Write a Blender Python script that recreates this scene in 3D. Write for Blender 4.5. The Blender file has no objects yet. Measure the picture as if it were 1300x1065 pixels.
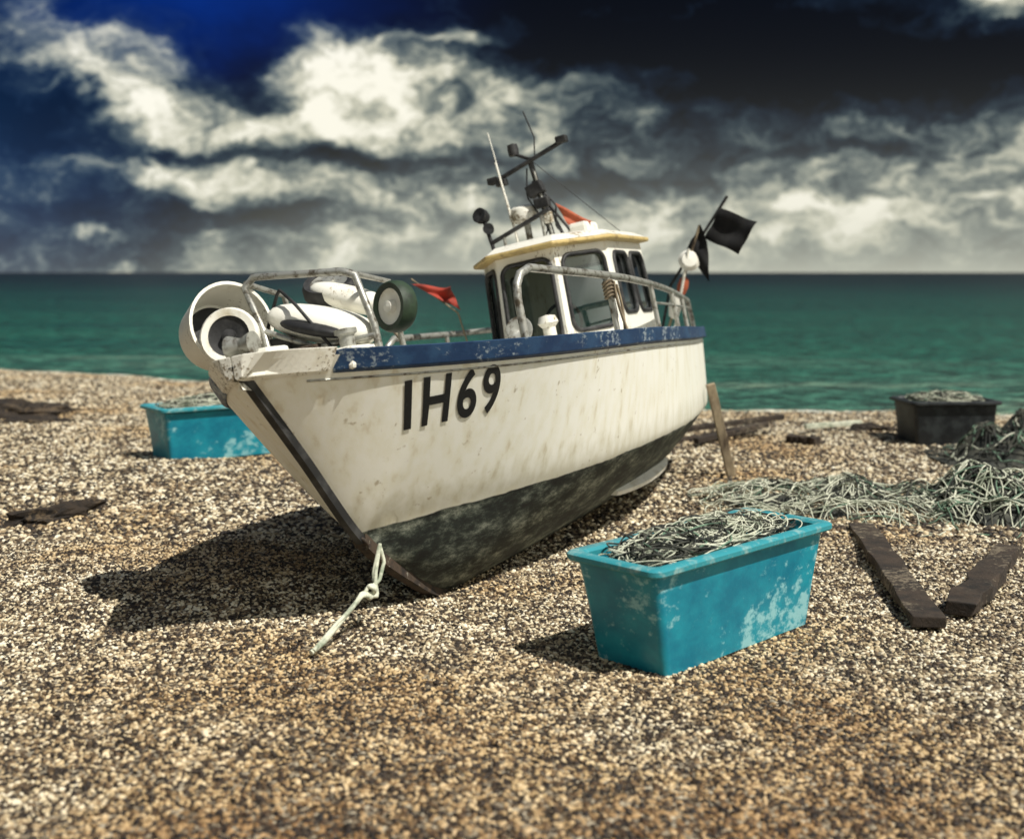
import bpy, bmesh, math, random
import numpy as np
from mathutils import Matrix, Vector, noise as mnoise
random.seed(7)
S = bpy.context.scene
S.view_settings.view_transform = 'Standard'
S.view_settings.look = 'None'
S.view_settings.exposure = 0

# ---------------------------------------------------------------- helpers
def link(o):
    S.collection.objects.link(o); return o

def empty(name, loc=(0,0,0)):
    e = bpy.data.objects.new(name, None); e.location = loc; e.empty_display_size = .2
    return link(e)

def mesh(name, verts, faces, mat=None, parent=None, smooth=False):
    me = bpy.data.meshes.new(name)
    me.from_pydata([tuple(v) for v in verts], [], [tuple(f) for f in faces])
    bm = bmesh.new(); bm.from_mesh(me)
    bmesh.ops.recalc_face_normals(bm, faces=bm.faces)
    bm.to_mesh(me); bm.free()
    if smooth:
        for p in me.polygons: p.use_smooth = True
    o = bpy.data.objects.new(name, me); link(o)
    if mat: me.materials.append(mat)
    if parent: o.parent = parent
    return o

def bevel(o, w=.01, seg=2):
    m = o.modifiers.new('bevel', 'BEVEL'); m.width = w; m.segments = seg; m.limit_method = 'ANGLE'
    return o

def box(name, c, size, mat, parent=None, rot=None, bev=.008):
    sx, sy, sz = [s/2 for s in size]
    vs = [Vector((x*sx, y*sy, z*sz)) for x in (-1,1) for y in (-1,1) for z in (-1,1)]
    if rot is not None: vs = [rot @ v for v in vs]
    vs = [v+Vector(c) for v in vs]
    fs = [(0,1,3,2),(4,6,7,5),(0,4,5,1),(2,3,7,6),(0,2,6,4),(1,5,7,3)]
    o = mesh(name, vs, fs, mat, parent)
    if bev: bevel(o, bev)
    return o

def tube(name, pts, r, mat, parent=None, smooth=False, cyclic=False):
    cu = bpy.data.curves.new(name, 'CURVE'); cu.dimensions = '3D'
    cu.bevel_depth = r; cu.bevel_resolution = 2; cu.use_fill_caps = True
    if smooth:
        sp = cu.splines.new('NURBS'); sp.order_u = 3; sp.use_endpoint_u = True
        sp.resolution_u = 6
    else:
        sp = cu.splines.new('POLY')
    sp.points.add(len(pts)-1)
    for p, q in zip(sp.points, pts): p.co = (q[0], q[1], q[2], 1)
    sp.use_cyclic_u = cyclic
    cu.materials.append(mat)
    o = bpy.data.objects.new(name, cu); link(o)
    if parent: o.parent = parent
    return o

def ropes(name, lines, r, mat, parent=None):
    cu = bpy.data.curves.new(name, 'CURVE'); cu.dimensions = '3D'
    cu.bevel_depth = r; cu.bevel_resolution = 0
    for pts in lines:
        sp = cu.splines.new('POLY'); sp.points.add(len(pts)-1)
        for p, q in zip(sp.points, pts): p.co = (q[0], q[1], q[2], 1)
    cu.materials.append(mat)
    o = bpy.data.objects.new(name, cu); link(o)
    if parent: o.parent = parent
    return o

def lathe(name, prof, mat, parent=None, origin=(0,0,0), axis=(0,0,1), n=32):
    q = Vector((0,0,1)).rotation_difference(Vector(axis).normalized())
    vs = []; fs = []
    for r, h in prof:
        for i in range(n):
            a = 2*math.pi*i/n
            vs.append(q @ Vector((r*math.cos(a), r*math.sin(a), h)) + Vector(origin))
    for j in range(len(prof)-1):
        for i in range(n):
            k = (i+1) % n
            fs.append((j*n+i, j*n+k, (j+1)*n+k, (j+1)*n+i))
    o = mesh(name, vs, fs, mat, parent, smooth=True)
    m = o.modifiers.new('es', 'EDGE_SPLIT'); m.split_angle = math.radians(35)
    return o

def nodes(mat):
    mat.use_nodes = True
    nt = mat.node_tree
    return nt, nt.nodes, nt.links, nt.nodes['Principled BSDF']

def ramp(N, stops, interp='LINEAR'):
    r = N.new('ShaderNodeValToRGB'); cr = r.color_ramp; cr.interpolation = interp
    while len(cr.elements) < len(stops): cr.elements.new(.5)
    for e, (p, c) in zip(cr.elements, stops):
        e.position = p; e.color = (*c, 1) if len(c) == 3 else c
    return r

def grime_mat(name, c1, c2, rough=.5, scale=6, lo=.45, hi=.62, stretch=(1,1,1), bump=.15, metallic=0, c3=None, fine=60, detail=5, c3lo=.54):
    m = bpy.data.materials.new(name); nt, N, L, B = nodes(m)
    tc = N.new('ShaderNodeTexCoord'); mp = N.new('ShaderNodeMapping'); mp.inputs['Scale'].default_value = stretch
    L.new(tc.outputs['Object'], mp.inputs[0])
    n = N.new('ShaderNodeTexNoise'); n.inputs['Scale'].default_value = scale; n.inputs['Detail'].default_value = detail
    n.inputs['Roughness'].default_value = .65
    L.new(mp.outputs[0], n.inputs['Vector'])
    r = ramp(N, [(lo, c1), (hi, c2)]); L.new(n.outputs['Fac'], r.inputs[0])
    out = r.outputs[0]
    n2 = N.new('ShaderNodeTexNoise'); n2.inputs['Scale'].default_value = fine; n2.inputs['Detail'].default_value = 5
    n2.inputs['Roughness'].default_value = .7
    L.new(mp.outputs[0], n2.inputs['Vector'])
    if c3:
        n3 = N.new('ShaderNodeTexNoise'); n3.inputs['Scale'].default_value = 3.1; n3.inputs['Detail'].default_value = 2
        L.new(tc.outputs['Object'], n3.inputs['Vector'])
        a = N.new('ShaderNodeMath'); a.operation = 'MULTIPLY_ADD'; L.new(n3.outputs['Fac'], a.inputs[0]); a.inputs[1].default_value = .9
        L.new(n2.outputs['Fac'], a.inputs[2])
        mrx = N.new('ShaderNodeMapRange'); mrx.inputs[1].default_value = c3lo+.45; mrx.inputs[2].default_value = c3lo+.56
        L.new(a.outputs[0], mrx.inputs[0])
        mx = N.new('ShaderNodeMix'); mx.data_type = 'RGBA'
        L.new(mrx.outputs[0], mx.inputs[0]); L.new(out, mx.inputs[6]); mx.inputs[7].default_value = (*c3, 1)
        out = mx.outputs[2]
    L.new(out, B.inputs['Base Color'])
    B.inputs['Roughness'].default_value = rough; B.inputs['Metallic'].default_value = metallic
    b = N.new('ShaderNodeBump'); b.inputs['Strength'].default_value = bump; b.inputs['Distance'].default_value = .01
    L.new(n2.outputs['Fac'], b.inputs['Height']); L.new(b.outputs[0], B.inputs['Normal'])
    return m

M_white = grime_mat('white_paint', (.88,.86,.77), (.56,.50,.36), .4, 5, .56, .76, c3=(.22,.17,.10), c3lo=.60)
M_cabin = grime_mat('cabin_paint', (.88,.86,.77), (.50,.42,.26), .35, 7, .57, .74, stretch=(1,1,.4), c3=(.30,.22,.12), c3lo=.62)
M_cream = grime_mat('cream_edge', (.58,.44,.18), (.25,.16,.07), .5, 12, .5, .7)
M_blue = grime_mat('blue_rail_paint', (.007,.032,.095), (.018,.06,.14), .5, 9, .45, .62, c3=(.26,.31,.35), fine=45, stretch=(.5,1,1), c3lo=.60)
M_teal = grime_mat('teal_plastic', (.004,.17,.26), (.012,.29,.38), .38, 3.5, .38, .62, c3=(.26,.54,.58), fine=16, stretch=(1,1,1.3), c3lo=.58)
M_tealin = grime_mat('teal_rim', (.03,.27,.32), (.30,.46,.44), .45, 14, .52, .70)
M_black = grime_mat('black_rubber', (.012,.012,.013), (.05,.05,.05), .6, 8)
M_dark = grime_mat('dark_bin_plastic', (.008,.010,.012), (.03,.036,.038), .5, 8)
M_steel = grime_mat('galvanised_steel', (.42,.42,.38), (.10,.08,.055), .4, 20, .48, .64, metallic=.5)
M_rust = grime_mat('rusty_steel', (.06,.040,.026), (.02,.015,.012), .8, 18, c3=(.35,.33,.27), c3lo=.6, fine=20)
M_wood = grime_mat('weathered_wood', (.36,.29,.19), (.08,.055,.035), .85, 10, .4, .65, stretch=(1,1,.3), bump=.5)
M_wooddk = grime_mat('dark_driftwood', (.045,.030,.020), (.012,.009,.007), .85, 7, .4, .65, bump=.9, c3=(.16,.13,.09), fine=30, c3lo=.56)
M_weed = grime_mat('dry_seaweed', (.03,.02,.012), (.008,.006,.005), .9, 12, .4, .65, bump=1, c3=(.10,.07,.04), fine=30, c3lo=.6)
M_rope_w = grime_mat('pale_rope', (.64,.65,.52), (.24,.28,.20), .8, 9)
M_rope_g = grime_mat('green_net_rope', (.15,.25,.17), (.04,.075,.05), .8, 9)
M_rope_d = grime_mat('dark_rope', (.022,.025,.022), (.09,.09,.07), .8, 9)
M_red = grime_mat('red_flag_cloth', (.36,.04,.02), (.20,.03,.02), .8, 9)
M_orange = grime_mat('orange_cloth', (.45,.11,.05), (.3,.07,.03), .8, 9)
M_blackcloth = grime_mat('black_flag_cloth', (.005,.005,.006), (.012,.012,.012), .9, 9)
M_letter = grime_mat('black_lettering', (.010,.010,.011), (.03,.03,.03), .5, 30, .6, .75)
M_greenrub = grime_mat('green_tyre', (.025,.05,.025), (.01,.02,.01), .6, 10)

M_glass = bpy.data.materials.new('window_glass'); nt, N, L, B = nodes(M_glass)
N.remove(B); out = N['Material Output']
tr = N.new('ShaderNodeBsdfTransparent'); tr.inputs[0].default_value = (.50,.56,.56,1)
gl = N.new('ShaderNodeBsdfGlossy'); gl.inputs['Roughness'].default_value = .05; gl.inputs[0].default_value = (.6,.65,.65,1)
fr = N.new('ShaderNodeFresnel'); fr.inputs[0].default_value = 1.5
mx = N.new('ShaderNodeMixShader'); L.new(fr.outputs[0], mx.inputs[0]); L.new(tr.outputs[0], mx.inputs[1]); L.new(gl.outputs[0], mx.inputs[2])
L.new(mx.outputs[0], out.inputs[0])

# hull paint
M_hull = bpy.data.materials.new('hull_paint'); nt, N, L, B = nodes(M_hull)
tc = N.new('ShaderNodeTexCoord'); sx = N.new('ShaderNodeSeparateXYZ'); L.new(tc.outputs['Object'], sx.inputs[0])
nb = N.new('ShaderNodeTexNoise'); nb.inputs['Scale'].default_value = 5; nb.inputs['Detail'].default_value = 6; L.new(tc.outputs['Object'], nb.inputs['Vector'])
ad = N.new('ShaderNodeMath'); ad.operation = 'MULTIPLY_ADD'; L.new(nb.outputs['Fac'], ad.inputs[0]); ad.inputs[1].default_value = .03; L.new(sx.outputs[2], ad.inputs[2])
thr = N.new('ShaderNodeMapRange'); thr.inputs[1].default_value = .462; thr.inputs[2].default_value = .468; L.new(ad.outputs[0], thr.inputs[0])
mp = N.new('ShaderNodeMapping'); mp.inputs['Scale'].default_value = (7,7,.7); L.new(tc.outputs['Object'], mp.inputs[0])
ns = N.new('ShaderNodeTexNoise'); ns.inputs['Scale'].default_value = 2.2; ns.inputs['Detail'].default_value = 6; L.new(mp.outputs[0], ns.inputs['Vector'])
rw = ramp(N, [(.42,(.93,.92,.84)), (.60,(.88,.86,.74)), (.80,(.66,.58,.42))]); L.new(ns.outputs['Fac'], rw.inputs[0])
nf = N.new('ShaderNodeTexNoise'); nf.inputs['Scale'].default_value = 26; nf.inputs['Detail'].default_value = 6; L.new(tc.outputs['Object'], nf.inputs['Vector'])
sc_ = N.new('ShaderNodeMath'); sc_.operation='MULTIPLY_ADD'; L.new(nb.outputs['Fac'], sc_.inputs[0]); sc_.inputs[1].default_value=.6; L.new(nf.outputs['Fac'], sc_.inputs[2])
spk = N.new('ShaderNodeMapRange'); spk.inputs[1].default_value=.99; spk.inputs[2].default_value=1.10; spk.inputs[4].default_value=.7; L.new(sc_.outputs[0], spk.inputs[0])
mu = N.new('ShaderNodeMix'); mu.data_type = 'RGBA'
L.new(spk.outputs[0], mu.inputs[0]); L.new(rw.outputs[0], mu.inputs[6]); mu.inputs[7].default_value=(.40,.32,.2,1)
tide = N.new('ShaderNodeMapRange'); tide.inputs[1].default_value=.47; tide.inputs[2].default_value=.62; tide.inputs[3].default_value=.45; tide.inputs[4].default_value=0
nbt = N.new('ShaderNodeMath'); nbt.operation='MULTIPLY_ADD'; L.new(ns.outputs['Fac'], nbt.inputs[0]); nbt.inputs[1].default_value=-.25; L.new(sx.outputs[2], nbt.inputs[2])
nbt2 = N.new('ShaderNodeMath'); nbt2.operation='ADD'; L.new(nbt.outputs[0], nbt2.inputs[0]); nbt2.inputs[1].default_value=.125; L.new(nbt2.outputs[0], tide.inputs[0])
mt_ = N.new('ShaderNodeMix'); mt_.data_type='RGBA'; L.new(tide.outputs[0], mt_.inputs[0]); L.new(mu.outputs[2], mt_.inputs[6]); mt_.inputs[7].default_value=(.45,.42,.30,1)
mp2 = N.new('ShaderNodeMapping'); mp2.inputs['Scale'].default_value = (1.4,2,3); L.new(tc.outputs['Object'], mp2.inputs[0])
nd = N.new('ShaderNodeTexNoise'); nd.inputs['Scale'].default_value = 3; nd.inputs['Detail'].default_value = 9; nd.inputs['Roughness'].default_value = .78; L.new(mp2.outputs[0], nd.inputs['Vector'])
rd = ramp(N, [(.38,(.004,.006,.006)), (.47,(.018,.025,.021)), (.54,(.09,.105,.085)), (.64,(.32,.34,.28))]); L.new(nd.outputs['Fac'], rd.inputs[0])
mm = N.new('ShaderNodeMix'); mm.data_type = 'RGBA'; L.new(thr.outputs[0], mm.inputs[0]); L.new(rd.outputs[0], mm.inputs[6]); L.new(mt_.outputs[2], mm.inputs[7])
L.new(mm.outputs[2], B.inputs['Base Color'])
rr = N.new('ShaderNodeMapRange'); rr.inputs[3].default_value = .7; rr.inputs[4].default_value = .42; L.new(thr.outputs[0], rr.inputs[0]); L.new(rr.outputs[0], B.inputs['Roughness'])
bp = N.new('ShaderNodeBump'); bp.inputs['Strength'].default_value = .12; bp.inputs['Distance'].default_value = .01; L.new(nd.outputs['Fac'], bp.inputs['Height']); L.new(bp.outputs[0], B.inputs['Normal'])

# ---------------------------------------------------------------- terrain
def yshore(x):
    return float(np.interp(x, [-400,-40,-8.7,-3,2.3,5.8,40,400], [190,36,20.2,17.0,14.3,13.7,12,0])) + .12*math.sin(x*1.7)+.07*math.sin(x*4.1+1)
def gh(x, y):
    h = .030*math.sin(x*1.3+.6*y)+.020*math.sin(y*1.9-x*.7+1)+.035*mnoise.noise(Vector((x*1.6,y*1.6,0)))+.012*mnoise.noise(Vector((x*5,y*5,3)))
    d0=math.hypot(x-.85,y-5.15)
    h*= min(1,max(.25,(d0-.6)/.8))
    ys = yshore(x)
    d = y-(ys-1.6)
    if d > 0: h = h*max(0,1-d/1.6) - .0375*d
    return max(h, -1.5)

def axis(a0, a1, fine0, fine1, step):
    f = list(np.arange(fine0, fine1+1e-6, step))
    lo = []; v = fine0; s = step
    while v > a0: s *= 1.35; v -= s; lo.append(max(v, a0))
    hi = []; v = fine1; s = step
    while v < a1: s *= 1.35; v += s; hi.append(min(v, a1))
    return lo[::-1]+f+hi
xs = axis(-600,600,-10,9,.12); ys_ = axis(-200,400,1.5,20,.12)
V = [(x,y,gh(x,y)) for y in ys_ for x in xs]; nx = len(xs)
F = [(j*nx+i, j*nx+i+1, (j+1)*nx+i+1, (j+1)*nx+i) for j in range(len(ys_)-1) for i in range(nx-1)]

M_ground = bpy.data.materials.new('shingle_ground'); nt, N, L, B = nodes(M_ground)
tc = N.new('ShaderNodeTexCoord')
vo = N.new('ShaderNodeTexVoronoi'); vo.inputs['Scale'].default_value = 50; L.new(tc.outputs['Object'], vo.inputs['Vector'])
vc = N.new('ShaderNodeSeparateColor'); L.new(vo.outputs['Color'], vc.inputs[0])
rc = ramp(N, [(0,(.02,.013,.008)), (.35,(.06,.040,.024)), (.6,(.22,.165,.10)), (1,(.50,.43,.31))]); L.new(vc.outputs[0], rc.inputs[0])
L.new(rc.outputs[0], B.inputs['Base Color'])
B.inputs['Roughness'].default_value = .9
iv = N.new('ShaderNodeMath'); iv.operation='SUBTRACT'; iv.inputs[0].default_value=1; L.new(vo.outputs['Distance'], iv.inputs[1])
bp = N.new('ShaderNodeBump'); bp.inputs['Strength'].default_value=1; bp.inputs['Distance'].default_value=.02; L.new(iv.outputs[0], bp.inputs['Height']); L.new(bp.outputs[0], B.inputs['Normal'])
ground = mesh('beach_ground', V, F, M_ground, smooth=True)

# pebbles
M_peb = bpy.data.materials.new('pebbles'); nt, N, L, B = nodes(M_peb)
oi = N.new('ShaderNodeObjectInfo')
geo = N.new('ShaderNodeNewGeometry')
clump = N.new('ShaderNodeTexNoise'); clump.inputs['Scale'].default_value = 7; clump.inputs['Detail'].default_value = 3; L.new(geo.outputs['Position'], clump.inputs['Vector'])
ca = N.new('ShaderNodeMath'); ca.operation='MULTIPLY_ADD'; L.new(clump.outputs['Fac'], ca.inputs[0]); ca.inputs[1].default_value=1.1
cb_ = N.new('ShaderNodeMath'); cb_.operation='SUBTRACT'; L.new(oi.outputs['Random'], cb_.inputs[0]); cb_.inputs[1].default_value=.56; L.new(cb_.outputs[0], ca.inputs[2])
rc = ramp(N, [(0,(.012,.008,.006)), (.30,(.040,.027,.017)), (.44,(.14,.098,.058)), (.58,(.36,.285,.185)), (.78,(.66,.58,.42)), (1,(.86,.82,.70))]); L.new(ca.outputs[0], rc.inputs[0])
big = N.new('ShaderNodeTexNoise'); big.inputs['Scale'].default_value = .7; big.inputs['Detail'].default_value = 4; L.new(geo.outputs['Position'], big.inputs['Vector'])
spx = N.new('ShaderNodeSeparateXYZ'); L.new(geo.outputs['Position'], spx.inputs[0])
vig = N.new('ShaderNodeMapRange'); vig.inputs[1].default_value=3.2; vig.inputs[2].default_value=5.6; vig.inputs[3].default_value=-.13; vig.inputs[4].default_value=.07; L.new(spx.outputs[1], vig.inputs[0])  # pebbles darker and browner towards the camera, a vignette put into their colour
adx = N.new('ShaderNodeMath'); adx.operation='ADD'; L.new(big.outputs['Fac'], adx.inputs[0]); L.new(vig.outputs[0], adx.inputs[1])
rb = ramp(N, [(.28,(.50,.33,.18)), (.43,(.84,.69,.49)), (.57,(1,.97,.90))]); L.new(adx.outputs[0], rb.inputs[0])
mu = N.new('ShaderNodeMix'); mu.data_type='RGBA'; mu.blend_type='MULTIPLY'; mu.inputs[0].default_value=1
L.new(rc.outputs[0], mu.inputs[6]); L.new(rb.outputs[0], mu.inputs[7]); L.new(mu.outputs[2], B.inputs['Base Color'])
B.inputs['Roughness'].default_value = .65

def scatter(name, y0, y1, density, r0, r1, seed, parent):
    step = .15; V=[];F=[]
    yy = np.arange(y0, y1+1e-6, step)
    nxx = 90
    for y in yy:
        w = .45*y+1.0
        for i in range(nxx+1):
            x = -w+2*w*i/nxx
            yl = min(y, yshore(x)+.1)
            V.append((x, yl, gh(x,yl)))
    for j in range(len(yy)-1):
        for i in range(nxx):
            F.append((j*(nxx+1)+i, j*(nxx+1)+i+1, (j+1)*(nxx+1)+i+1, (j+1)*(nxx+1)+i))
    o = mesh(name, V, F, M_peb, parent)
    for p in o.data.polygons:
        if p.normal.z < 0: o.data.flip_normals(); break
    ng = bpy.data.node_groups.new(name+'_scatter', 'GeometryNodeTree')
    ng.interface.new_socket('Geometry', in_out='INPUT', socket_type='NodeSocketGeometry')
    ng.interface.new_socket('Geometry', in_out='OUTPUT', socket_type='NodeSocketGeometry')
    N = ng.nodes; L = ng.links
    gi = N.new('NodeGroupInput'); go = N.new('NodeGroupOutput')
    dp = N.new('GeometryNodeDistributePointsOnFaces'); dp.inputs['Density'].default_value = density; dp.inputs['Seed'].default_value = seed
    ico = N.new('GeometryNodeMeshIcoSphere'); ico.inputs['Radius'].default_value = 1; ico.inputs['Subdivisions'].default_value = 2
    ss = N.new('GeometryNodeSetShadeSmooth'); sm = N.new('GeometryNodeSetMaterial'); sm.inputs['Material'].default_value = M_peb
    rs = N.new('FunctionNodeRandomValue'); rs.data_type='FLOAT_VECTOR'
    rs.inputs[0].default_value = (r0,r0,r0*.6); rs.inputs[1].default_value = (r1,r1,r1*.75)
    rr = N.new('FunctionNodeRandomValue'); rr.data_type='FLOAT_VECTOR'; rr.inputs[0].default_value=(-.6,-.6,0); rr.inputs[1].default_value=(.6,.6,6.28)
    ip = N.new('GeometryNodeInstanceOnPoints')
    L.new(gi.outputs[0], dp.inputs['Mesh']); L.new(dp.outputs['Points'], ip.inputs['Points'])
    L.new(ico.outputs['Mesh'], ss.inputs['Geometry']); L.new(ss.outputs[0], sm.inputs['Geometry']); L.new(sm.outputs[0], ip.inputs['Instance'])
    L.new(rs.outputs[0], ip.inputs['Scale']); L.new(rr.outputs[0], ip.inputs['Rotation'])
    L.new(ip.outputs[0], go.inputs[0])
    m = o.modifiers.new('scatter','NODES'); m.node_group = ng
    return o
gravel = empty('gravel')
scatter('pebbles_near', 2.8, 7.0, 4200, .004, .0135, 1, gravel)
scatter('pebbles_far', 7.0, 20.6, 1000, .008, .022, 2, gravel)

# ---------------------------------------------------------------- sea
M_sea = bpy.data.materials.new('sea_water'); nt, N, L, B = nodes(M_sea)
tc = N.new('ShaderNodeTexCoord'); sx = N.new('ShaderNodeSeparateXYZ'); L.new(tc.outputs['Object'], sx.inputs[0])
lg = N.new('ShaderNodeMath'); lg.operation='LOGARITHM'; lg.inputs[1].default_value=10; L.new(sx.outputs[1], lg.inputs[0])
mp = N.new('ShaderNodeMapping'); mp.inputs['Scale'].default_value=(.05,.25,1); L.new(tc.outputs['Object'], mp.inputs[0])
nw = N.new('ShaderNodeTexNoise'); nw.inputs['Scale'].default_value=1.0; nw.inputs['Detail'].default_value=7; nw.inputs['Roughness'].default_value=.78; L.new(mp.outputs[0], nw.inputs['Vector'])
a1 = N.new('ShaderNodeMath'); a1.operation='MULTIPLY_ADD'; L.new(nw.outputs['Fac'], a1.inputs[0]); a1.inputs[1].default_value=1.6; L.new(lg.outputs[0], a1.inputs[2])
mr = N.new('ShaderNodeMapRange'); mr.inputs[1].default_value=1.8; mr.inputs[2].default_value=4.0; L.new(a1.outputs[0], mr.inputs[0])
rc = ramp(N, [(0,(.24,.33,.25)), (.07,(.06,.18,.14)), (.17,(.016,.125,.095)), (.32,(.008,.080,.070)), (.46,(.004,.042,.046)), (.58,(.002,.016,.024)), (1,(.001,.003,.009))]); L.new(mr.outputs[0], rc.inputs[0])
mp3 = N.new('ShaderNodeMapping'); mp3.inputs['Scale'].default_value=(1.6,3.2,1); L.new(tc.outputs['Object'], mp3.inputs[0])
nf = N.new('ShaderNodeTexNoise'); nf.inputs['Scale'].default_value=1.0; nf.inputs['Detail'].default_value=5; nf.inputs['Roughness'].default_value=.88; L.new(mp3.outputs[0], nf.inputs['Vector'])
rf = ramp(N, [(.40,(.10,.12,.12)), (.50,(.85,.85,.85)), (.59,(2.2,2.0,1.8))]); L.new(nf.outputs['Fac'], rf.inputs[0])
mu = N.new('ShaderNodeMix'); mu.data_type='RGBA'; mu.blend_type='MULTIPLY'; mu.inputs[0].default_value=1
L.new(rc.outputs[0], mu.inputs[6]); L.new(rf.outputs[0], mu.inputs[7]); L.new(mu.outputs[2], B.inputs['Base Color'])
B.inputs['Roughness'].default_value=.4; B.inputs['Specular IOR Level'].default_value=.10
bp = N.new('ShaderNodeBump'); bp.inputs['Strength'].default_value=1; bp.inputs['Distance'].default_value=.35; L.new(nf.outputs['Fac'], bp.inputs['Height']); L.new(bp.outputs[0], B.inputs['Normal'])
mesh('sea', [(-9000,9,-.06),(9000,9,-.06),(9000,12000,-.06),(-9000,12000,-.06)], [(0,1,2,3)], M_sea)
M_foam = grime_mat('foam', (.66,.68,.60), (.20,.26,.20), .7, 8)
V=[];F=[]
fx = np.arange(-22, 14, .12)
for i,x in enumerate(fx):
    y=yshore(x); w=.06+.25*abs(mnoise.noise(Vector((x*1.5,3,0))))
    V += [(x,y-.02-w,gh(x,y-.02-w)+.006),(x,y+w,-.054)]
    if i: F.append((2*i-2,2*i-1,2*i+1,2*i))
mesh('sea_foam', V, F, M_foam)

# ---------------------------------------------------------------- boat
boat = empty('fishing_boat')
phi = math.radians(12)
fx_ = Vector((-.375,-.927,0)); fx_.normalize(); port = Vector((0,0,1)).cross(fx_)
up = Vector((0,0,1))
ly = port*math.cos(phi)+up*math.sin(phi); lz = -port*math.sin(phi)+up*math.cos(phi)
Mx = Matrix.Identity(4)
for i in range(3):
    Mx[i][0]=fx_[i]; Mx[i][1]=ly[i]; Mx[i][2]=lz[i]
Mx[0][3], Mx[1][3], Mx[2][3] = -.36, 5.94, -.02
boat.matrix_world = Mx

def hermite(tab):
    X=[t[0] for t in tab]; Yv=[t[1] for t in tab]
    def f(x):
        if x<=X[0]: return Yv[0]
        if x>=X[-1]: return Yv[-1]
        k=max(i for i in range(len(X)) if X[i]<=x); k=min(k,len(X)-2)
        def sl(i):
            if i==0: return (Yv[1]-Yv[0])/(X[1]-X[0])
            if i==len(X)-1: return (Yv[-1]-Yv[-2])/(X[-1]-X[-2])
            return (Yv[i+1]-Yv[i-1])/(X[i+1]-X[i-1])
        h=X[k+1]-X[k]; t=(x-X[k])/h
        return (2*t**3-3*t*t+1)*Yv[k]+(t**3-2*t*t+t)*h*sl(k)+(-2*t**3+3*t*t)*Yv[k+1]+(t**3-t*t)*h*sl(k+1)
    return f
bs = hermite([(-4.2,.60),(-3.7,.69),(-3,.81),(-2.2,.91),(-1.3,.96),(-.6,.93),(0,.85),(.3,.77),(.66,.61),(.9,.46),(1.15,.27),(1.25,.185),(1.33,.095),(1.36,.03)])
bw = hermite([(-4.2,.52),(-3.7,.61),(-3,.72),(-2.2,.79),(-1.3,.77),(-.6,.65),(0,.42),(.3,.25),(.66,.03),(1.36,0)])
zs = hermite([(-4.2,1.05),(-3,1.06),(-1.3,1.10),(0,1.14),(.7,1.19),(1.36,1.28)])
zk = hermite([(-4.2,.24),(-3.7,.12),(-3.1,.01),(-2.5,0),(-.3,0),(0,.02),(.3,.17),(.66,.42),(1.0,.838),(1.36,1.27)])
WL=.45
def hy(x,z):
    k=zk(x); s=zs(x)
    if z<=k: return .012
    if x>.66:
        return max(.012, bs(x)*max(0,(z-k)/(s-k))**.85)
    w=bw(x)
    if z<WL: return max(.012, w*((z-k)/(WL-k))**.62)
    return w+(bs(x)-w)*((z-WL)/(s-WL))**.85
st = sorted(set([round(v,4) for v in list(np.linspace(-4.2,.6,50))+list(np.linspace(.62,1.36,36))]))
R=34
for side,nm in ((1,'hull_port'),(-1,'hull_starboard')):
    V=[];F=[]
    for x in st:
        k=zk(x); s=zs(x)
        for j in range(R+1):
            z=k+(s-k)*(j/R)**1.35
            V.append((x,side*hy(x,z),z))
    for i in range(len(st)-1):
        for j in range(R):
            a=i*(R+1)+j; F.append((a,a+1,a+R+2,a+R+1))
    mesh(nm,V,F,M_hull,boat,smooth=True)
V=[];z0=zk(-4.2);s0=zs(-4.2)
for j in range(R+1):
    z=z0+(s0-z0)*(j/R)**1.35; V.append((-4.2,hy(-4.2,z),z))
V+= [(v[0],-v[1],v[2]) for v in V[::-1]]
mesh('transom',V,[tuple(range(len(V)))],M_hull,boat)
V=[];F=[]
for i,x in enumerate(st):
    z=zs(x)-.11; y=max(.012,hy(x,z)-.01); V+=[(x,y,z),(x,0,z+.03),(x,-y,z)]
    if i:
        a=3*i; F+=[(a-3,a-2,a+1,a),(a-2,a-1,a+2,a+1)]
mesh('deck',V,F,M_white,boat)
def rail(name,x0,x1,side,mat,o=.028,inn=.05,zt=.022,zb=-.06):
    V=[];F=[]; X=[x for x in st if x0<=x<=x1]
    for i,x in enumerate(X):
        y=bs(x); z=zs(x); yb=hy(x,z+zb)
        P=[(y+o,z+zt),(yb+o,z+zb),(yb+.001,z+zb-.012),(max(0,y-inn),z+zb),(max(0,y-inn),z+zt)]
        V+=[(x+(.03 if x>1.3 else 0),side*p[0],p[1]) for p in P]
        if i:
            for k in range(5):
                a=5*(i-1)+k; b=5*(i-1)+(k+1)%5; F.append((a,b,b+5,a+5))
    F.append(tuple(range(5))); n=len(V); F.append(tuple(range(n-5,n)))
    return bevel(mesh(name,V,F,mat,boat),.006)
for s,n in ((1,'port'),(-1,'starboard')):
    rail('gunwale_'+n,-4.2,1.1,s,M_blue)
    rail('bow_cap_'+n,1.1,1.36,s,M_white,zt=.03,zb=-.06)
box('transom_rail',(-4.21,0,1.03),(.05,1.24,.09),M_blue,boat)
tube('rub_line',[(x,hy(x,zs(x)-.092)+.004,zs(x)-.092) for x in st if x<1.15],.005,M_steel,boat)
stem=[(x+.012,0,zk(x)-.004) for x in np.linspace(.64,1.365,24)]
V=[];F=[]
for i,p in enumerate(stem):
    V+=[(p[0]+.016,.017,p[2]),(p[0]+.016,-.017,p[2]),(p[0]-.02,-.026,p[2]+.01),(p[0]-.02,.026,p[2]+.01)]
    if i:
        for k in range(4):
            a=4*(i-1)+k;b=4*(i-1)+(k+1)%4;F.append((a,b,b+4,a+4))
mesh('stem_band',V,F,M_black,boat)
V=[];F=[]
kx=list(np.linspace(-3.7,.66,60))
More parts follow.
